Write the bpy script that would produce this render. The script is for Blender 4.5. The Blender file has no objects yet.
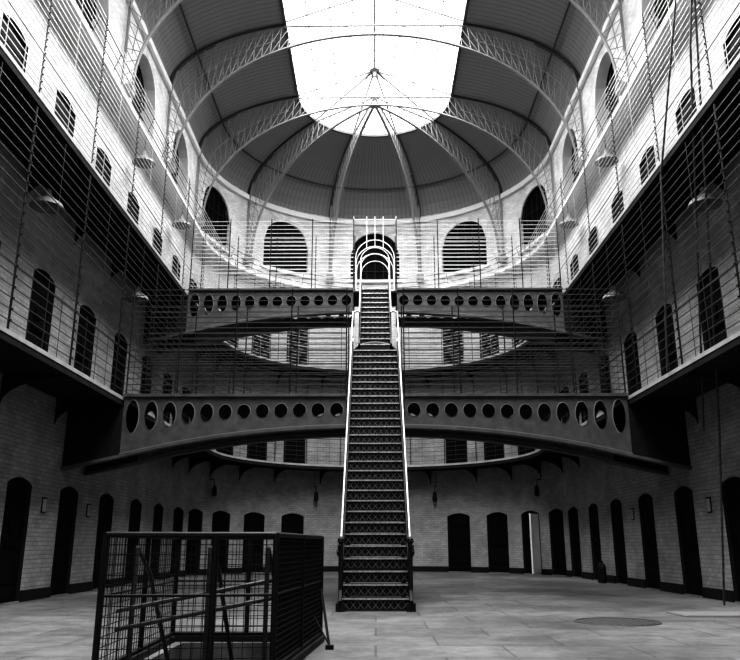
import bpy, math
from mathutils import Vector, Matrix
pi=math.pi
scene=bpy.context.scene
R=6.5; YC=25.2; Y0=-6.0; LS=YC-Y0; LA=pi*R; LT=2*LS+LA
# ---------------------------------------------------------------- materials
def mat(name,col,rough=0.6,metal=0.0,noise=0.0,nscale=3.0,bump=0.0,spec=0.4):
    m=bpy.data.materials.new(name); m.use_nodes=True
    nt=m.node_tree; b=nt.nodes['Principled BSDF']
    b.inputs['Base Color'].default_value=(col,col,col,1)
    b.inputs['Roughness'].default_value=rough; b.inputs['Metallic'].default_value=metal
    b.inputs['Specular IOR Level'].default_value=spec
    tc=nt.nodes.new('ShaderNodeTexCoord'); n=nt.nodes.new('ShaderNodeTexNoise')
    n.inputs['Scale'].default_value=nscale; n.inputs['Detail'].default_value=6
    nt.links.new(tc.outputs['Object'],n.inputs['Vector'])
    r=nt.nodes.new('ShaderNodeMapRange')
    r.inputs[1].default_value=0.3; r.inputs[2].default_value=0.7
    r.inputs[3].default_value=col*(1-noise); r.inputs[4].default_value=min(1,col*(1+noise))
    nt.links.new(n.outputs['Fac'],r.inputs[0]); nt.links.new(r.outputs[0],b.inputs['Base Color'])
    if bump>0:
        bp=nt.nodes.new('ShaderNodeBump'); bp.inputs['Strength'].default_value=bump; bp.inputs['Distance'].default_value=0.02
        nt.links.new(n.outputs['Fac'],bp.inputs['Height']); nt.links.new(bp.outputs[0],b.inputs['Normal'])
    return m
def brickmat(name,lo,mid,hi):
    m=bpy.data.materials.new(name); m.use_nodes=True
    nt=m.node_tree; b=nt.nodes['Principled BSDF']; b.inputs['Roughness'].default_value=0.75
    b.inputs['Specular IOR Level'].default_value=.2
    uv=nt.nodes.new('ShaderNodeUVMap'); uv.uv_map='UVMap'
    br=nt.nodes.new('ShaderNodeTexBrick'); br.inputs['Scale'].default_value=1
    br.inputs['Brick Width'].default_value=0.24; br.inputs['Row Height'].default_value=0.082
    br.inputs['Mortar Size'].default_value=0.008; br.inputs['Mortar Smooth'].default_value=0.4
    br.inputs['Color1'].default_value=(.80,.80,.80,1); br.inputs['Color2'].default_value=(1,1,1,1); br.inputs['Mortar'].default_value=(.55,.55,.55,1)
    nt.links.new(uv.outputs[0],br.inputs['Vector'])
    n=nt.nodes.new('ShaderNodeTexNoise'); n.inputs['Scale'].default_value=1.1; n.inputs['Detail'].default_value=10; n.inputs['Roughness'].default_value=.7
    nt.links.new(uv.outputs[0],n.inputs['Vector'])
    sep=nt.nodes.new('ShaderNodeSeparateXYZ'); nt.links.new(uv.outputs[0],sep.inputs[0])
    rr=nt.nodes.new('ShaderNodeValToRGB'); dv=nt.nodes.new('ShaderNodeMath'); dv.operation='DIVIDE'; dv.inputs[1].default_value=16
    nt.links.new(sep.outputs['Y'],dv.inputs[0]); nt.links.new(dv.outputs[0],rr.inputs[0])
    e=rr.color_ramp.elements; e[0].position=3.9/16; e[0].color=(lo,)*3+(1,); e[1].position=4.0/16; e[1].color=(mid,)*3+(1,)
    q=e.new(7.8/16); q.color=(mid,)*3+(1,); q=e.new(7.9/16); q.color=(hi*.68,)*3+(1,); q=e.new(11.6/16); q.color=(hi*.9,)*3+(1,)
    nr=nt.nodes.new('ShaderNodeMapRange'); nr.inputs[1].default_value=.3; nr.inputs[2].default_value=.7; nr.inputs[3].default_value=.55; nr.inputs[4].default_value=1.08
    nt.links.new(n.outputs['Fac'],nr.inputs[0])
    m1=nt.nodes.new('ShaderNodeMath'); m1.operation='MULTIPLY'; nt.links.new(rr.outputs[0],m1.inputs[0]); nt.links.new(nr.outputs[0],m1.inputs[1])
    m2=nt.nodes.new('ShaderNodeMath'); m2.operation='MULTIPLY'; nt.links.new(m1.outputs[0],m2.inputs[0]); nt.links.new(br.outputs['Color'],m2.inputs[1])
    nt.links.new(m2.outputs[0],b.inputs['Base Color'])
    bp=nt.nodes.new('ShaderNodeBump'); bp.inputs['Strength'].default_value=.4; bp.inputs['Distance'].default_value=.01
    inv=nt.nodes.new('ShaderNodeMath'); inv.operation='SUBTRACT'; inv.inputs[0].default_value=1; nt.links.new(br.outputs['Fac'],inv.inputs[1])
    nt.links.new(inv.outputs[0],bp.inputs['Height']); nt.links.new(bp.outputs[0],b.inputs['Normal'])
    return m
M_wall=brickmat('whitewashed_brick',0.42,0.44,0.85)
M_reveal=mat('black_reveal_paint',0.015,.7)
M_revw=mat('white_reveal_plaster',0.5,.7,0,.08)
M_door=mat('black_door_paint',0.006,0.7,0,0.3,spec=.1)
M_white=mat('white_paint',0.7,0.5,0,0.05)
M_iron=mat('dark_iron',0.012,0.55,0.2,0.3,6,spec=.25)
M_beam=mat('grey_iron_paint',0.075,0.5,0.0,0.3,5,spec=.3)
M_rim=mat('beam_edge_paint',0.16,0.5)
M_crib=mat('ceiling_rib_paint',0.05,0.6)
M_bar=mat('glazing_bar_paint',0.12,0.6)
M_rail=mat('galvanised_rail',0.28,0.4,0.5,0.3,8)
M_wire=mat('wire',0.05,0.5,0.2,0.1)
M_wirel=mat('light_wire',0.5,0.4,0.1,0.1)
M_trus=mat('truss_paint',0.2,0.5,0.0,0.1)
M_slab=mat('gallery_slate',0.018,0.8,0,0.3,spec=.1)
M_fas=mat('fascia_paint',0.35,0.5,0,0.2)
M_glass=mat('dark_window_glass',0.006,0.6,spec=.03)
M_base=mat('baseboard_paint',0.012,0.6,0,0.2,spec=.2)
M_tread=mat('worn_tread',0.38,0.35,0.5,0.5,25)
M_ceil=mat('boarded_ceiling',0.5,0.7,0,0.1,spec=.1)
nt=M_ceil.node_tree; b=nt.nodes['Principled BSDF']
uv=nt.nodes.new('ShaderNodeUVMap'); uv.uv_map='UVMap'
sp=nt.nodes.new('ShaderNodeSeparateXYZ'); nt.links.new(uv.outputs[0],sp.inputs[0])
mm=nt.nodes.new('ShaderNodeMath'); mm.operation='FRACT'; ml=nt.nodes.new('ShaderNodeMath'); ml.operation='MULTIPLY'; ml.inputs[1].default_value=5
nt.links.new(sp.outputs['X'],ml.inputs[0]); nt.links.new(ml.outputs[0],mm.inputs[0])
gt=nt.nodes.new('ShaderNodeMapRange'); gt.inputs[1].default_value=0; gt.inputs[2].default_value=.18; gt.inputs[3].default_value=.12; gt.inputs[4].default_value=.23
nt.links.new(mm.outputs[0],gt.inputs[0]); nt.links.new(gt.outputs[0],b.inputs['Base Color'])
M_floor=mat('stone_floor',0.3,0.5,0,0.3,0.8,spec=.35)
nt=M_floor.node_tree; b=nt.nodes['Principled BSDF']
tc=nt.nodes.new('ShaderNodeTexCoord')
br=nt.nodes.new('ShaderNodeTexBrick'); br.inputs['Scale'].default_value=1; br.inputs['Brick Width'].default_value=1.3; br.inputs['Row Height'].default_value=.85
br.inputs['Mortar Size'].default_value=.014; br.inputs['Color1'].default_value=(.7,.7,.7,1); br.inputs['Color2'].default_value=(1,1,1,1); br.inputs['Mortar'].default_value=(.4,.4,.4,1)
nt.links.new(tc.outputs['Object'],br.inputs['Vector'])
n1=nt.nodes.new('ShaderNodeTexNoise'); n1.inputs['Scale'].default_value=2.2; n1.inputs['Detail'].default_value=14; n1.inputs['Roughness'].default_value=.85
nt.links.new(tc.outputs['Object'],n1.inputs['Vector'])
n2=nt.nodes.new('ShaderNodeTexNoise'); n2.inputs['Scale'].default_value=.35; n2.inputs['Detail'].default_value=4
nt.links.new(tc.outputs['Object'],n2.inputs['Vector'])
r2=nt.nodes.new('ShaderNodeMapRange'); r2.inputs[1].default_value=.35; r2.inputs[2].default_value=.65; r2.inputs[3].default_value=.5; r2.inputs[4].default_value=1.15
nt.links.new(n2.outputs['Fac'],r2.inputs[0])
r1=nt.nodes.new('ShaderNodeMapRange'); r1.inputs[1].default_value=.32; r1.inputs[2].default_value=.68; r1.inputs[3].default_value=.05; r1.inputs[4].default_value=.27
nt.links.new(n1.outputs['Fac'],r1.inputs[0])
m3=nt.nodes.new('ShaderNodeMath'); m3.operation='MULTIPLY'; nt.links.new(r1.outputs[0],m3.inputs[0]); nt.links.new(br.outputs['Color'],m3.inputs[1])
m4=nt.nodes.new('ShaderNodeMath'); m4.operation='MULTIPLY'; nt.links.new(m3.outputs[0],m4.inputs[0]); nt.links.new(r2.outputs[0],m4.inputs[1])
nt.links.new(m4.outputs[0],b.inputs['Base Color'])

# ---------------------------------------------------------------- mesh builder
class MB:
    def __init__(s): s.v=[]; s.f=[]; s.mi=[]; s.uv={}
    def face(s,pts,mi=0,uv=None):
        i=len(s.v); s.v+= [tuple(p) for p in pts]; s.f.append(tuple(range(i,i+len(pts)))); s.mi.append(mi)
        if uv: s.uv[len(s.f)-1]=uv
    def hexa(s,c,mi=0):
        i=len(s.v); s.v+=[tuple(p) for p in c]
        for f in ((0,3,2,1),(4,5,6,7),(0,1,5,4),(1,2,6,5),(2,3,7,6),(3,0,4,7)):
            s.f.append(tuple(i+k for k in f)); s.mi.append(mi)
    def box(s,c,d,mi=0):
        x,y,z=c; a,b_,h=d[0]/2,d[1]/2,d[2]/2
        s.hexa([(x-a,y-b_,z-h),(x+a,y-b_,z-h),(x+a,y+b_,z-h),(x-a,y+b_,z-h),(x-a,y-b_,z+h),(x+a,y-b_,z+h),(x+a,y+b_,z+h),(x-a,y+b_,z+h)],mi)
    def bar(s,p,q,w,h,up=(0,0,1),mi=0):
        p=Vector(p);q=Vector(q); d=(q-p)
        if d.length<1e-6: return
        d.normalize(); u=Vector(up); sd=d.cross(u)
        if sd.length<1e-3: sd=d.cross(Vector((0,1,0)))
        sd.normalize(); u=sd.cross(d).normalized()
        a=sd*w/2; b_=u*h/2
        s.hexa([p-a-b_,p+a-b_,p+a+b_,p-a+b_,q-a-b_,q+a-b_,q+a+b_,q-a+b_],mi)
    def tube(s,pts,r,n=4,mi=0,closed=False):
        pts=[Vector(p) for p in pts]; N=len(pts); i0=len(s.v)
        rr=r if isinstance(r,(list,tuple)) else [r]*N
        for k,p in enumerate(pts):
            a=pts[(k-1)%N] if (closed or k>0) else p; c=pts[(k+1)%N] if (closed or k<N-1) else p
            t=(c-a).normalized(); u=Vector((0,0,1))
            if abs(t.z)>.95: u=Vector((0,1,0))
            sd=t.cross(u).normalized(); u=sd.cross(t).normalized()
            for j in range(n):
                an=2*pi*j/n+pi/n; s.v.append(tuple(p+(sd*math.cos(an)+u*math.sin(an))*rr[k]))
        for k in range(N if closed else N-1):
            for j in range(n):
                a=i0+k*n+j; b_=i0+k*n+(j+1)%n; c=i0+((k+1)%N)*n+(j+1)%n; d=i0+((k+1)%N)*n+j
                s.f.append((a,b_,c,d)); s.mi.append(mi)
        if not closed:
            s.f.append(tuple(i0+j for j in range(n))[::-1]); s.mi.append(mi)
            s.f.append(tuple(i0+(N-1)*n+j for j in range(n))); s.mi.append(mi)
    def lathe(s,prof,c,n=20,mi=0):
        i0=len(s.v)
        for r,z in prof:
            for j in range(n):
                a=2*pi*j/n; s.v.append((c[0]+r*math.cos(a),c[1]+r*math.sin(a),c[2]+z))
        for k in range(len(prof)-1):
            for j in range(n):
                s.f.append((i0+k*n+j,i0+k*n+(j+1)%n,i0+(k+1)*n+(j+1)%n,i0+(k+1)*n+j)); s.mi.append(mi)
    def make(s,name,mats,smooth=False,parent=None):
        me=bpy.data.meshes.new(name); me.from_pydata(s.v,[],s.f)
        if not isinstance(mats,(list,tuple)): mats=[mats]
        for m in mats: me.materials.append(m)
        me.polygons.foreach_set('material_index',s.mi)
        if s.uv:
            l=me.uv_layers.new(name='UVMap')
            for fi,uvs in s.uv.items():
                for k,li in enumerate(me.polygons[fi].loop_indices): l.data[li].uv=uvs[k]
        if smooth: me.polygons.foreach_set('use_smooth',[True]*len(me.polygons))
        me.update(); o=bpy.data.objects.new(name,me); scene.collection.objects.link(o)
        if parent: o.parent=parent
        return o
def P(s,off=0,z=0):
    if s<=LS: return Vector((-R-off,Y0+s,z))
    if s<=LS+LA:
        a=(s-LS)/R; return Vector((-(R+off)*math.cos(a),YC+(R+off)*math.sin(a),z))
    return Vector((R+off,YC-(s-LS-LA),z))
def sY(y,side): return (y-Y0) if side<0 else (LS+LA+(YC-y))
def sA(deg): return LS+(deg+90)*pi/180*R
# ---------------------------------------------------------------- openings
DOORY=[14.2-2.35*k for k in range(0,5)]+[16.55,18.9,21.25,23.5]
DOORY=sorted(DOORY); ARC=[-85,-73,-59.5,-45,-30,30,45,59.5,73,85]
ops=[]
for z0 in (0.0,4.0,7.9):
    for y in DOORY:
        for sd in (-1,1): ops.append((sY(y,sd),1.0,z0+(0.02 if z0==0 else .03),z0+2.2,0.12,.07,'d'))
    for a in ARC: ops.append((sA(a),0.95,z0+(0.02 if z0==0 else .03),z0+2.2,0.12,.10,'d'))
WINY=[23.1-4.1*k for k in range(0,7)]
for y in WINY:
    for sd in (-1,1): ops.append((sY(y,sd),2.0,12.15,14.4,1.0,.4,'w'))
for a in (-72,-36,0,36,72): ops.append((sA(a),2.15,12.15,14.4,1.05,.15,'w'))
WT=15.2
def top(o,s):
    x=(s-o[0])/(o[1]/2); x=max(-1,min(1,x))
    rise=o[4]; w=o[1]/2
    rad=(w*w+rise*rise)/(2*rise)
    return o[3]-rad+math.sqrt(max(0,rad*rad-(x*w)**2))
def build_wall(name,s0,s1):
    mb=MB()
    bands=[(0,4.0,0),(4.0,7.9,4.0),(7.9,11.6,7.9),(11.6,WT,11.6)]
    for zb0,zb1,_ in bands:
        oo=[o for o in ops if zb0<=o[2]<zb1 and s0<=o[0]<=s1]
        br=set()
        n=int((s1-s0)/0.4)
        for k in range(n+1): br.add(round(s0+(s1-s0)*k/n,5))
        for o in oo:
            lo,hi=o[0]-o[1]/2,o[0]+o[1]/2
            br={b for b in br if not (lo-.02<b<hi+.02) or b in (s0,s1)}
            for k in range(13): br.add(round(lo+(hi-lo)*k/12,5))
        br=sorted(br)
        for a,c in zip(br,br[1:]):
            mid=(a+c)/2; o=None
            for q in oo:
                if abs(mid-q[0])<q[1]/2: o=q
            def quad(z00,z01,z10,z11):
                mb.face([P(a,0,z00),P(c,0,z10),P(c,0,z11),P(a,0,z01)],0,[(a,z00),(c,z10),(c,z11),(a,z01)])
            if o is None: quad(zb0,zb1,zb0,zb1)
            else:
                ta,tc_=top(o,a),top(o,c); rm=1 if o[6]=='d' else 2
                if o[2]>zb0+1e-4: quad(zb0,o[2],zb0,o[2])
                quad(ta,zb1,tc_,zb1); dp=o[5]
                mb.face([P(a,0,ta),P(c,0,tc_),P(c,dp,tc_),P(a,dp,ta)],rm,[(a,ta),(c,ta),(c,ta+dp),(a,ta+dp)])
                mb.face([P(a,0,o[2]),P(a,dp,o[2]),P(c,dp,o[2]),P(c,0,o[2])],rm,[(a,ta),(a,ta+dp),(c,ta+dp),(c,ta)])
        for o in oo:
            for sg in (-1,1):
                s=o[0]+sg*o[1]/2; t=top(o,s); dp=o[5]; rm=1 if o[6]=='d' else 2
                mb.face([P(s,0,o[2]),P(s,dp,o[2]),P(s,dp,t),P(s,0,t)],rm,[(s,o[2]),(s+dp,o[2]),(s+dp,t),(s,t)])
    return mb.make(name,[M_wall,M_reveal,M_revw])
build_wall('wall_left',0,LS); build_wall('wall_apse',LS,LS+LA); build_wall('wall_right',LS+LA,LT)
mb=MB(); mb.face([(-R,Y0,0),(R,Y0,0),(R,Y0,17.3),(-R,Y0,17.3)],0,[(0,0),(13,0),(13,17.3),(0,17.3)]); mb.make('wall_entrance',M_wall)
# doors / windows
dn=wn=0
for o in ops:
    s,w,zb,zt,rise,dp,kind=o
    if kind=='d':
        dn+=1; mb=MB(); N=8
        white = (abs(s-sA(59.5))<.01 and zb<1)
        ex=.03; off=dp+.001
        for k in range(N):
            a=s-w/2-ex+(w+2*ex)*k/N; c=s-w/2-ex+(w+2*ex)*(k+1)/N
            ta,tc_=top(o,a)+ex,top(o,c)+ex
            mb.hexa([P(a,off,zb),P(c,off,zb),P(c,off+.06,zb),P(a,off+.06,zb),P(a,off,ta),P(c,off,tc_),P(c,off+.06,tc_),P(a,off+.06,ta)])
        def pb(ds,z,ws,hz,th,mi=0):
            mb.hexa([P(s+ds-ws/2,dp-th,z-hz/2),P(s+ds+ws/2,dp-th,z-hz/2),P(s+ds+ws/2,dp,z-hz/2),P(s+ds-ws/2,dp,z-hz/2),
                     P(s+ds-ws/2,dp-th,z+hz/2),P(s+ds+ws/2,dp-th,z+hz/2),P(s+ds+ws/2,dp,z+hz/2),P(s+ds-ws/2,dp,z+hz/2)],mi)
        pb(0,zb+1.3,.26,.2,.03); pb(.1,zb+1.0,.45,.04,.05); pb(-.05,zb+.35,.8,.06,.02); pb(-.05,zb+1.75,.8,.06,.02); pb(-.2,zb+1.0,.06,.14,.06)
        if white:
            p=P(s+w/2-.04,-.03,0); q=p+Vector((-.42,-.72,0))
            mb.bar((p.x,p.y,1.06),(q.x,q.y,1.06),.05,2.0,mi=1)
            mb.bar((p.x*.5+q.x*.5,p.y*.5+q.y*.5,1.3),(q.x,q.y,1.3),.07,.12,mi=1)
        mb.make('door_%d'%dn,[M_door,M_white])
    else:
        wn+=1; mb=MB(); N=16; d0=dp-.06
        for k in range(N):
            a=s-w/2-.03+(w+.06)*k/N; c=s-w/2-.03+(w+.06)*(k+1)/N
            ta,tc_=top(o,a)+.03,top(o,c)+.03
            mb.face([P(a,dp+.001,zb-.03),P(c,dp+.001,zb-.03),P(c,dp+.001,tc_),P(a,dp+.001,ta)],0)
            mb.face([P(a,dp+.02,zb-.03),P(a,dp+.02,ta),P(c,dp+.02,tc_),P(c,dp+.02,zb-.03)],0)
        for k in range(1,6):
            a=s-w/2+w*k/6; mb.tube([P(a,d0,zb),P(a,d0,top(o,a))],.016,4,1)
        for z in (zb+.45,zb+.9,zb+1.35):
            mb.tube([P(s-w/2,d0,z),P(s,d0,z),P(s+w/2,d0,z)],.014,4,1)
        mb.tube([P(s-w/2+w*k/16,d0,top(o,s-w/2+w*k/16)-.02) for k in range(17)],.04,4,1)
        mb.hexa([P(s-w/2-.1,-.07,zb-.12),P(s+w/2+.1,-.07,zb-.12),P(s+w/2+.1,-.003,zb-.12),P(s-w/2-.1,-.003,zb-.12),P(s-w/2-.1,-.07,zb),P(s+w/2+.1,-.07,zb),P(s+w/2+.1,-.003,zb),P(s-w/2-.1,-.003,zb)],2)
        mb.make('window_%d'%wn,[M_glass,M_iron,M_white])
WX0,WX1,WY0,WY1=-2.05,-.72,6.4,8.7
mb=MB()
def fq(x0,x1,y0,y1): mb.face([(x0,y0,0),(x1,y0,0),(x1,y1,0),(x0,y1,0)])
fq(-7.2,WX0,Y0,33); fq(WX1,7.2,Y0,33); fq(WX0,WX1,Y0,WY0); fq(WX0,WX1,WY1,33)
for (a,b_) in (((WX0,WY0),(WX1,WY0)),((WX1,WY0),(WX1,WY1)),((WX1,WY1),(WX0,WY1)),((WX0,WY1),(WX0,WY0))):
    mb.face([(a[0],a[1],0),(b_[0],b_[1],0),(b_[0],b_[1],-2.5),(a[0],a[1],-2.5)])
mb.face([(WX0,WY0,-2.5),(WX1,WY0,-2.5),(WX1,WY1,-2.5),(WX0,WY1,-2.5)])
for k in range(10): mb.box(((WX0+WX1)/2,WY0+.15+.225*k,-.25*(k+1)+.03),(WX1-WX0,.22,.06))
mb.make('floor',M_floor)
def strip(name,s0,s1,off0,off1,z0,z1,m,gaps=True):
    mb=MB(); gl=[(o[0]-o[1]/2,o[0]+o[1]/2) for o in ops if o[2]<1] if gaps else []
    n=max(2,int((s1-s0)/.3)); br=sorted({s0+(s1-s0)*k/n for k in range(n+1)}|{g for gg in gl for g in gg if s0<g<s1})
    for a,c in zip(br,br[1:]):
        if any(g0<(a+c)/2<g1 for g0,g1 in gl): continue
        mb.hexa([P(a,off0,z0),P(c,off0,z0),P(c,off1,z0),P(a,off1,z0),P(a,off0,z1),P(c,off0,z1),P(c,off1,z1),P(a,off1,z1)])
    return mb.make(name,m)
strip('baseboard_left',0,LS,-.03,-.002,0.0,.2,M_base); strip('baseboard_apse',LS,LS+LA,-.03,-.002,0.0,.2,M_base); strip('baseboard_right',LS+LA,LT,-.03,-.002,0.0,.2,M_base)
strip('trim_1',0,LT,-.45,-.002,11.42,11.55,M_white,False)
strip('trim_2',0,LT,-.12,-.002,14.75,14.95,M_white,False)
GW=1.12
for z0 in (4.0,7.9):
    mb=MB(); n=150
    S=[.01+(LT-.02)*k/n for k in range(n+1)]
    for a,c in zip(S,S[1:]):
        mb.hexa([P(a,-GW,z0-.12),P(c,-GW,z0-.12),P(c,-.002,z0-.12),P(a,-.002,z0-.12),P(a,-GW,z0),P(c,-GW,z0),P(c,-.002,z0),P(a,-.002,z0)],0)
        mb.hexa([P(a,-GW-.04,z0-.16),P(c,-GW-.04,z0-.16),P(c,-GW-.001,z0-.16),P(a,-GW-.001,z0-.16),P(a,-GW-.04,z0-.05),P(c,-GW-.04,z0-.05),P(c,-GW-.001,z0-.05),P(a,-GW-.001,z0-.05)],0)
        mb.hexa([P(a,-GW-.05,z0-.05),P(c,-GW-.05,z0-.05),P(c,-GW-.001,z0-.05),P(a,-GW-.001,z0-.05),P(a,-GW-.05,z0+.02),P(c,-GW-.05,z0+.02),P(c,-GW-.001,z0+.02),P(a,-GW-.001,z0+.02)],1)
    ss=[sY(y+1.17,sd) for y in DOORY for sd in (-1,1)]+[sA(a) for a in (-79,-66,-52,-37.5,-20,0,20,37.5,52,66,79)]
    for s in ss:
        pts=[(-.01,-.12),(-GW+.05,-.12),(-GW+.05,-.2)]+[(-.01-(GW-.1)*(1-math.sin(t*pi/12)),-.2-.45*(1-math.cos(t*pi/12))) for t in range(1,7)]
        A=[P(s-.02,o,z0+z) for o,z in pts]; B=[P(s+.02,o,z0+z) for o,z in pts]
        mb.face(A,0); mb.face(B[::-1],0)
        for k in range(len(pts)): mb.face([A[k],B[k],B[(k+1)%len(pts)],A[(k+1)%len(pts)]],0)
    mb.make('gallery_walkway',[M_slab,M_fas])
def spath(off,z,n=40,ya=-5.5):
    s0=sY(ya,-1); s1=sY(ya,1); pts=[P(s0,off,z)]
    pts+=[P(LS*.5,off,z)]+[P(LS+LA*k/n,off,z) for k in range(n+1)]+[P(s1,off,z)]
    return pts
for z0,hh,mw,step,pr in ((4.0,3.7,0,.17,.018),(7.9,3.3,1,.13,.011)):
    mb=MB()
    ss=[sY(15.4+2.35*k,sd) for k in range(-8,5) for sd in (-1,1)]+[sA(a) for a in (-75,-60,-45,-30,-15,0,15,30,45,60,75)]
    for s in ss:
        mb.tube([P(s,-GW-.02,z0),P(s,-GW-.02,z0+hh)],pr,6,2)
        for k in range(1,int(hh/step)): mb.tube([P(s,-GW-.04,z0+step*k-.01),P(s,-GW-.04,z0+step*k+.01)],pr*1.4,6,2)
        for q in (.25,.5,.75):
            mb.tube([P(s+2.35*q,-GW-.02,z0),P(s+2.35*q,-GW-.02,z0+(hh if q==.5 else 1.1))],.006,4,mw)
    k=1
    while k*step<hh+.01:
        z=z0+k*step; r=.009 if k not in (6,) else .018
        mb.tube(spath(-GW-.02,z),r,4,mw); k+=1
    mb.make('gallery_railing',[M_wire,M_wirel,M_iron])
mb=MB()
for off,z in ((-.5,11.62),(-.56,11.8),(-.6,12.0)): mb.tube(spath(off,z),.014,4)
for k in range(0,60):
    s=LT*(k+.5)/60; mb.tube([P(s,-.42,11.5),P(s,-.6,12.02)],.012,4)
mb.make('ledge_railing',M_wire)
# ---------------------------------------------------------------- ceiling
RI=2.9; ZR=17.2; ZS=14.95
T1=math.radians(68)
def prof(t):
    a=t*T1; return (RI+(R-RI)*(math.cos(a)-math.cos(T1))/(1-math.cos(T1)), ZS+(ZR-ZS)*math.sin(a)/math.sin(T1))
mb=MB(); n=120; nt_=10
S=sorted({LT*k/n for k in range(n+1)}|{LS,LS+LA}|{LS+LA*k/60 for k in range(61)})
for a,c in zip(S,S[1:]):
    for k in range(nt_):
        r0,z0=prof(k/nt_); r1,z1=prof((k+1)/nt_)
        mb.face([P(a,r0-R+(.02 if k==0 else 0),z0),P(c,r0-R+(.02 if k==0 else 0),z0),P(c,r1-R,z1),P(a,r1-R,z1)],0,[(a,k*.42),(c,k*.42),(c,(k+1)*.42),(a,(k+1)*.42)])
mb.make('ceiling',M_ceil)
mb=MB()
ribS2=[sY(YC-4.1*k,sd) for k in range(0,8) for sd in (-1,1)]+[sA(a) for a in (-54,-18,18,54)]
for s in ribS2:
    for k in range(nt_):
        r0,z0=prof(k/nt_); r1,z1=prof((k+1)/nt_)
        mb.bar(P(s,r0-R-.05,z0-.05),P(s,r1-R-.05,z1-.05),.12,.08)
r0,z0=prof(.45); mb.tube(spath(r0-R-.04,z0-.06,60),.035,4)
mb.tube(spath(RI-R-.02,ZR-.03,60),.07,4)
mb.make('trim_3',M_crib)
# ---------------------------------------------------------------- skylight
ZH=18.3
mb=MB()
for sd in (-1,1):
    for k in range(0,52):
        y=YC-.6*k
        mb.tube([(sd*RI,y,ZR),(0,y,ZH)],.02 if k%7 else .035,4)
    for t in (.25,.5,.75): mb.tube([(sd*RI*(1-t),Y0,ZR+(ZH-ZR)*t),(sd*RI*(1-t),YC,ZR+(ZH-ZR)*t)],.018,4)
for k in range(1,20):
    a=-90+9*k; s=sA(a); main=a in (-54,-18,18,54)
    mb.tube([P(s,RI-R,ZR),(0,YC,ZH)],.04 if main else .014,4)
for t in (.25,.5): mb.tube([P(sA(-90+9*k),RI*(1-t)-R,ZR+(ZH-ZR)*t) for k in range(21)],.018,4)
mb.tube([(0,Y0,ZH),(0,YC,ZH)],.035,6)
mb.lathe([(0,-.35),(.05,-.3),(.08,-.1),(.2,-.05),(.2,.05),(0,.1)],(0,YC,ZH),16)
mb.make('skylight_frame',M_bar)
# ---------------------------------------------------------------- roof trusses
def chord_in(t):
    a=t*pi/2; return (6.15*math.cos(a), 12.3+4.5*math.sin(a))
def zceil(r):
    if r<=RI: return ZR-.08+(.02)*(1-r/RI)
    lo,hi=0,1
    for _ in range(30):
        m=(lo+hi)/2
        if prof(m)[0]>r: lo=m
        else: hi=m
    return prof(lo)[1]-.1
def half_truss(mb,T):
    n=30; ins=[];outs=[]
    for k in range(n+1):
        t=k/n; r,z=chord_in(t); ins.append((r,z))
        if t<.22:
            q=t/.22; outs.append((6.42,12.1+(14.85-12.1)*q))
        else:
            q=(t-.22)/.78; r2=6.35*(1-q); outs.append((r2,zceil(min(r2,6.35))))
    for L,wd in ((ins,.1),(outs,.07)):
        for a,c in zip(L,L[1:]): mb.bar(T(*a),T(*c),wd,.04,mi=0)
    for k in range(n):
        mb.tube([T(*ins[k]),T(*outs[k+1])],.012,4); mb.tube([T(*outs[k]),T(*ins[k+1])],.012,4)
    for k in range(3,19):
        m0=((ins[k][0]+outs[k][0])/2,(ins[k][1]+outs[k][1])/2); m1=((ins[k+1][0]+outs[k+1][0])/2,(ins[k+1][1]+outs[k+1][1])/2)
        mb.tube([T(*m0),T(*m1)],.014,4)
for k in range(0,6):
    y=YC-4.1*k; mb=MB()
    for sd in (-1,1): half_truss(mb,lambda r,z,y=y,sd=sd: Vector((sd*r,y,z)))
    for sd in (-1,1): mb.box((sd*6.3,y,12.1),(.38,.25,.25))
    mb.make('roof_truss',M_trus)
for a in (-54,-18,18,54):
    mb=MB(); s=sA(a); half_truss(mb,lambda r,z,s=s: P(s,r-R,z)); p=P(s,-.2,12.1); mb.box(tuple(p),(.3,.3,.25)); mb.make('roof_truss_rib',M_trus)
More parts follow.
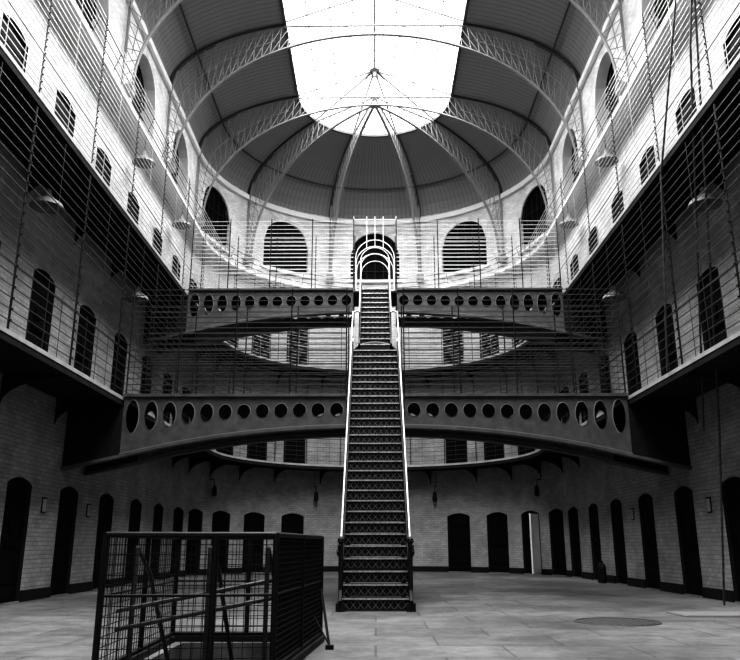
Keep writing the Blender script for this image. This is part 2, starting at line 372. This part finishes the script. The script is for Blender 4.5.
# ---------------------------------------------------------------- bridges
def bridge(Y,ZT,depth_y,gap,xe,hr,wm):
    mb=MB(); cw=.385; N=int((xe-gap)/cw); cw=(xe-gap)/N
    def zb(x):
        q=abs(x)/xe; return ZT-.66-.62*q**2.2
    for yy in (Y,Y+depth_y):
        for sd in (-1,1):
            for i in range(N):
                xa=gap+i*cw; xb=xa+cw; cx=(xa+xb)/2; zt=ZT
                za,zbb=zb(xa),zb(xb); hh=ZT-zb(cx); cz=ZT-.30-(hh-.66)*.25; rx=.135; rz=max(.145,hh*.5-.27)
                angs=[2*pi*k/20 for k in range(20)]
                for (ex,ez) in ((xa,zt),(xb,zt),(xa,za),(xb,zbb)): angs.append(math.atan2(ez-cz,ex-cx)%(2*pi))
                angs=sorted(set(round(a,5) for a in angs))
                def outer(a):
                    c,s_=math.cos(a),math.sin(a); T=1e9
                    if c>1e-6: T=min(T,(xb-cx)/c)
                    if c<-1e-6: T=min(T,(xa-cx)/c)
                    if s_>1e-6: T=min(T,(zt-cz)/s_)
                    m=(zbb-za)/cw; den=s_-m*c
                    if den<-1e-6: T=min(T,(za+m*(cx-xa)-cz)/den)
                    return (cx+c*T,cz+s_*T)
                def inner(a):
                    return (cx+rx*math.cos(a),cz+rz*math.sin(a))
                for k in range(len(angs)):
                    a1,a2=angs[k],angs[(k+1)%len(angs)]
                    o1,o2,i1,i2=outer(a1),outer(a2),inner(a1),inner(a2)
                    for y_ in (yy-.02,yy+.02): mb.face([(sd*o1[0],y_,o1[1]),(sd*o2[0],y_,o2[1]),(sd*i2[0],y_,i2[1]),(sd*i1[0],y_,i1[1])],0)
                    j=lambda p:(cx+(p[0]-cx)*1.13,cz+(p[1]-cz)*1.1)
                    mb.face([(sd*i1[0],yy-.035,i1[1]),(sd*i2[0],yy-.035,i2[1]),(sd*i2[0],yy+.02,i2[1]),(sd*i1[0],yy+.02,i1[1])],0)
                    mb.face([(sd*i1[0],yy-.035,i1[1]),(sd*i2[0],yy-.035,i2[1]),(sd*j(i2)[0],yy-.021,j(i2)[1]),(sd*j(i1)[0],yy-.021,j(i1)[1])],1)
                mb.bar((sd*xa,yy-.0,za),(sd*xb,yy,zbb),.2,.06,mi=0)
                mb.box((sd*cx,yy,ZT+.0),(cw,.2,.06),0)
                mb.bar((sd*xa,yy-.06,za+.045),(sd*xb,yy-.06,zbb+.045),.02,.02,mi=1)
            x0,x1=xe,R-.01
            mb.hexa([(sd*x0,yy-.03,zb(xe)),(sd*x1,yy-.03,zb(xe)-.25),(sd*x1,yy+.03,zb(xe)-.25),(sd*x0,yy+.03,zb(xe)),(sd*x0,yy-.03,ZT-.25),(sd*x1,yy-.03,ZT-.25),(sd*x1,yy+.03,ZT-.25),(sd*x0,yy+.03,ZT-.25)],2)
            mb.bar((sd*x0,yy,zb(xe)),(sd*x1,yy,zb(xe)-.25),.2,.06,mi=0)
    for sd in (-1,1):
        mb.box((sd*(gap+xe)/2,Y+depth_y/2,ZT-.02),(xe-gap,depth_y,.05),2)
        for yy in (Y,Y+depth_y):
            k=1; st=.125
            while k*st<hr:
                mb.tube([(sd*gap,yy,ZT+k*st),(sd*xe,yy,ZT+k*st)],.01 if k!=8 else .02,4,wm); k+=1
            for x in (gap,gap+1.2,gap+2.4,gap+3.6,xe-.02): mb.tube([(sd*x,yy,ZT),(sd*x,yy,ZT+hr)],.016,6,2)
    return mb.make('iron_footbridge',[M_beam,M_rim,M_iron,M_wire,M_wirel])
bridge(16.0,4.05,1.3,.62,R-GW-.06,2.4,3)
bridge(20.7,8.0,1.3,.62,R-GW-.06,2.2,4)
# ---------------------------------------------------------------- staircase
mb=MB(); YS=12.75; rise=.2; run=.2; NS=28
def flight(n0,n1,w):
    for i in range(n0,n1):
        y=YS+i*run; z=(i+1)*rise
        mb.box((0,y+run*.55,z-.015),(w,run*1.15,.03),1)
        mb.box((0,y-.012,z-.018),(w,.025,.026),2)
        mb.box((0,y+.03,z-rise/2),(w,.012,rise-.03),0)
        n=int(w/.115); c=w/n
        for k in range(n):
            x=-w/2+c*k
            mb.tube([(x+.01,y+.018,z-rise+.03),(x+c-.01,y+.018,z-.05)],.005,4,4)
            mb.tube([(x+.01,y+.018,z-.05),(x+c-.01,y+.018,z-rise+.03)],.005,4,4)
    ya,yb=YS+n0*run,YS+n1*run; za,zb=n0*rise,n1*rise
    for sd in (-1,1):
        x=sd*(w/2+.025)
        mb.bar((x,ya-.08,za+.06),(x,yb,zb+.14),.045,.30,mi=0)
        mb.bar((x,ya-.10,za+.19),(x,yb,zb+.32),.045,.03,mi=3)
        H=.92
        mb.tube([(x,ya,za+H+.1),(x,yb,zb+H+.1)],.022,8,3)
        mb.tube([(x,ya,za+H*.55+.1),(x,yb,zb+H*.55+.1)],.010,6,0)
        for i in range(n0,n1,2):
            y=YS+i*run+.05; z=i*rise
            mb.tube([(x,y,z+.1),(x,y,z+H+.14)],.011,6,0)
flight(0,NS,1.06); flight(NS,40,.74)
for sd in (-1,1):
    x=sd*.555
    mb.tube([(x,YS,.0),(x,YS,1.05)],.04,8,0); mb.lathe([(0,.12),(.05,.08),(.06,.03),(.03,0)],(x,YS,1.02),10,0)
    mb.box((x,YS+.05,.06),(.14,.35,.12),0)
    mb.tube([(x,YS,1.0),(x*1.06,YS-.09,.98),(x*1.08,YS-.13,.9),(x*1.05,YS-.08,.84)],.025,6,0)
    mb.tube([(x,YS+16*run,.0),(x,YS+16*run,3.2)],.05,8,0)
    mb.tube([(sd*.555,YS+NS*run,NS*rise+1.02),(sd*.395,YS+NS*run+.1,NS*rise+1.1)],.022,8,3)
zl=NS*rise; yl=YS+NS*run
mb.box((0,yl+.1,zl-.02),(1.13,.35,.05),0)
pts=[(-.53*math.cos(pi*k/12),zl+.24*math.sin(pi*k/12)) for k in range(13)]
mb.face([(x,yl-.0,z) for x,z in pts],0); mb.tube([(x,yl-.01,z) for x,z in pts],.016,6,4)
yt=YS+40*run
for yy in (yt,yt+.5,yt+1.1):
    for rr,zz in ((.56,9.0),(.42,8.9)):
        mb.tube([(-rr,yy,8.0),(-rr,yy,zz)]+[(-rr*math.cos(pi*k/12),yy,zz+rr*math.sin(pi*k/12)) for k in range(1,12)]+[(rr,yy,zz),(rr,yy,8.0)],.016,6,4+1)
for x in (-.62,-.24,0,.24,.62):
    mb.tube([(x,yt,8.0 if abs(x)>.5 else 9.3),(x,yt,10.3)],.014,6,5)
mb.tube([(-.62,yt,10.2),(.62,yt,10.2)],.014,6,5)
mb.box((0,yt+.68,7.97),(1.24,1.35,.05),0)
mb.make('iron_staircase',[M_iron,M_slab,M_tread,M_rail,M_trus,M_white])
# ---------------------------------------------------------------- stairwell cage
mb=MB()
C=[(-2.13,6.25),(-.80,6.4),(-.60,8.85),(-2.2,8.85)]
H=1.08
def mesh_panel(a,b_,z0,z1,st=.085,r=.0035):
    a=Vector((*a,0)); b_=Vector((*b_,0)); L=(b_-a).length; n=int(L/st)
    for k in range(1,n):
        p=a+(b_-a)*k/n; mb.tube([(p.x,p.y,z0),(p.x,p.y,z1)],r,4,0)
    m=int((z1-z0)/st)
    for k in range(1,m):
        z=z0+(z1-z0)*k/m; mb.tube([(a.x,a.y,z),(b_.x,b_.y,z)],r,4,0)
for i in range(4):
    a,b_=C[i],C[(i+1)%4]
    for z,r in ((H,.022),(.08,.02),(.62,.012)): mb.tube([(a[0],a[1],z),(b_[0],b_[1],z)],r,6,0)
    mb.bar((a[0],a[1],.03),(b_[0],b_[1],.03),.1,.06)
    for q in (0,.64 if i==0 else .5):
        x=a[0]+(b_[0]-a[0])*q; y=a[1]+(b_[1]-a[1])*q
        mb.tube([(x,y,0),(x,y,H+.01)],.026,8,0)
    mesh_panel(a,b_,.08,H,.075 if i in(0,2,3) else .045,.004 if i in(0,2,3) else .006)
for x in (-1.95,-1.35,-.88):
    mb.tube([(x,6.5,.98),(x,6.9,.78),(x,8.6,-.9)],.02,6,1)
    mb.tube([(x,6.5,.98),(x,6.5,-.2)],.02,6,1)
mb.tube([(-2.05,6.4,.5),(-.85,6.65,.72)],.018,6,1)
mb.tube([(-2.05,6.4,.36),(-.85,6.65,.58)],.018,6,1)
mb.tube([(-.58,8.6,.55),(-.46,8.2,.0)],.014,6,0); mb.box((-.46,8.2,.02),(.08,.08,.04)); mb.tube([(-.63,8.3,.3),(-.46,8.2,.03)],.01,6,0)
mb.make('stairwell_cage',[M_iron,M_wire])
# ---------------------------------------------------------------- ropes
for pts in ([(6.0,14.0,0.0),(5.85,13.0,3.0),(5.25,10.6,9.9),(5.2,9.8,12)],[(6.0,14.0,3.0),(5.25,11.0,9.0),(5.2,9.8,12.0)],[(5.3,13.6,4.03),(5.3,12.9,7.6),(5.1,9.8,12.0)]):
    mb=MB(); fine=[]
    for a,c in zip(pts,pts[1:]):
        a=Vector(a);c=Vector(c); n=40
        for k in range(n): fine.append(a+(c-a)*k/n)
    fine.append(Vector(pts[-1]))
    mb.tube(fine,[.022 if k%2 else .016 for k in range(len(fine))],6); mb.make('hanging_rope',M_wire)
# ---------------------------------------------------------------- lamps
def lamp(x,y,z,ztop):
    mb=MB()
    mb.lathe([(0.02,.3),(.05,.28),(.06,.18),(.1,.14),(.26,.02),(.3,-.06),(.29,-.06),(.24,0),(.08,.1)],(x,y,z),24,0)
    mb.tube([(x,y,z+.28),(x,y,ztop)],.012,6,1)
    mb.lathe([(0,-.12),(.05,-.09),(.06,-.02),(.04,.08)],(x,y,z),12,0)
    mb.make('pendant_lamp',[M_trus,M_iron])
for sd in (-1,1):
    lamp(sd*6.1,18.2,10.75,11.42); lamp(sd*6.1,22.3,10.75,11.42)
    lamp(sd*5.9,18.0,6.9,7.78); lamp(sd*5.9,22.3,6.9,7.78); lamp(sd*5.9,12.6,6.9,7.78)
    for k in range(2):
        mb=MB(); s=sA(sd*22) if k==0 else sA(sd*66)
        z=2.75
        mb.tube([P(s,-.004,z+.5),P(s,-.18,z+.5),P(s,-.22,z+.3)],.02,6); p=P(s,-.22,z); mb.lathe([(0,.3),(.06,.28),(.09,.1),(.09,-.05),(0,-.1)],tuple(p),12)
        mb.tube([P(s,-.02,z+.5),P(s,-.02,3.82)],.012,6); mb.make('bracket_lantern',M_iron)
for y,sd in ((15.3,-1),(17.7,-1),(15.3,1),(19.9,1)):
    s=sY(y,sd); mb=MB(); mb.hexa([P(s-.1,-.02,1.6),P(s+.1,-.02,1.6),P(s+.1,-.002,1.6),P(s-.1,-.002,1.6),P(s-.1,-.02,1.9),P(s+.1,-.02,1.9),P(s+.1,-.002,1.9),P(s-.1,-.002,1.9)]);
    mb.hexa([P(s-.08,-.024,1.63),P(s+.08,-.024,1.63),P(s+.08,-.02,1.63),P(s-.08,-.02,1.63),P(s-.08,-.024,1.87),P(s+.08,-.024,1.87),P(s+.08,-.02,1.87),P(s-.08,-.02,1.87)],1); mb.make('notice_plate',[M_iron,M_fas])
mb=MB(); mb.lathe([(0,.012),(.5,.012),(.5,.006),(.53,.006),(.53,.014),(.56,.014),(.57,0)],(3.25,11.0,0),40); 
for k in range(-4,5): 
    h=math.sqrt(.48**2-(k*.1)**2); mb.box((3.25+k*.1,11.0,.014),(.02,2*h,.006))
mb.make('manhole_cover',M_crib)
mb=MB(); mb.box((5.2,12.1,.01),(1.5,.8,.02)); mb.box((5.2,12.1,.022),(1.4,.7,.006)); mb.make('floor_hatch',M_trus)
for y in (21.9,22.15):
    mb=MB(); mb.lathe([(0,0),(.08,0),(.085,.03),(.085,.42),(.06,.5),(.025,.53),(.025,.58),(0,.58)],(6.2,y,0),16); mb.tube([(6.2,y,.56),(6.12,y,.62),(6.08,y,.5),(6.09,y,.25)],.012,6); mb.make('fire_extinguisher',M_iron)
# ---------------------------------------------------------------- light
w=bpy.data.worlds.new('World'); scene.world=w; w.use_nodes=True
w.node_tree.nodes['Background'].inputs[0].default_value=(1,1,1,1); w.node_tree.nodes['Background'].inputs[1].default_value=3.0
l=bpy.data.lights.new('overcast_daylight','AREA'); l.shape='RECTANGLE'; l.size=7; l.size_y=34; l.energy=11500; l.color=(1,1,1)
lo=bpy.data.objects.new('overcast_daylight',l); lo.location=(0,12,19.3); scene.collection.objects.link(lo)
# ---------------------------------------------------------------- camera
cam=bpy.data.cameras.new('camera'); co=bpy.data.objects.new('camera',cam); scene.collection.objects.link(co)
cam.sensor_width=36; cam.lens=765/740*36; cam.clip_end=200; cam.clip_start=.05
co.location=(0,0,1.0); co.rotation_euler=(math.radians(90+15.7),0,math.radians(.4))
scene.camera=co
try: scene.view_settings.view_transform='Standard'
except Exception: pass
try: scene.view_settings.look='High Contrast'
except Exception as e: print('LOOK',e)
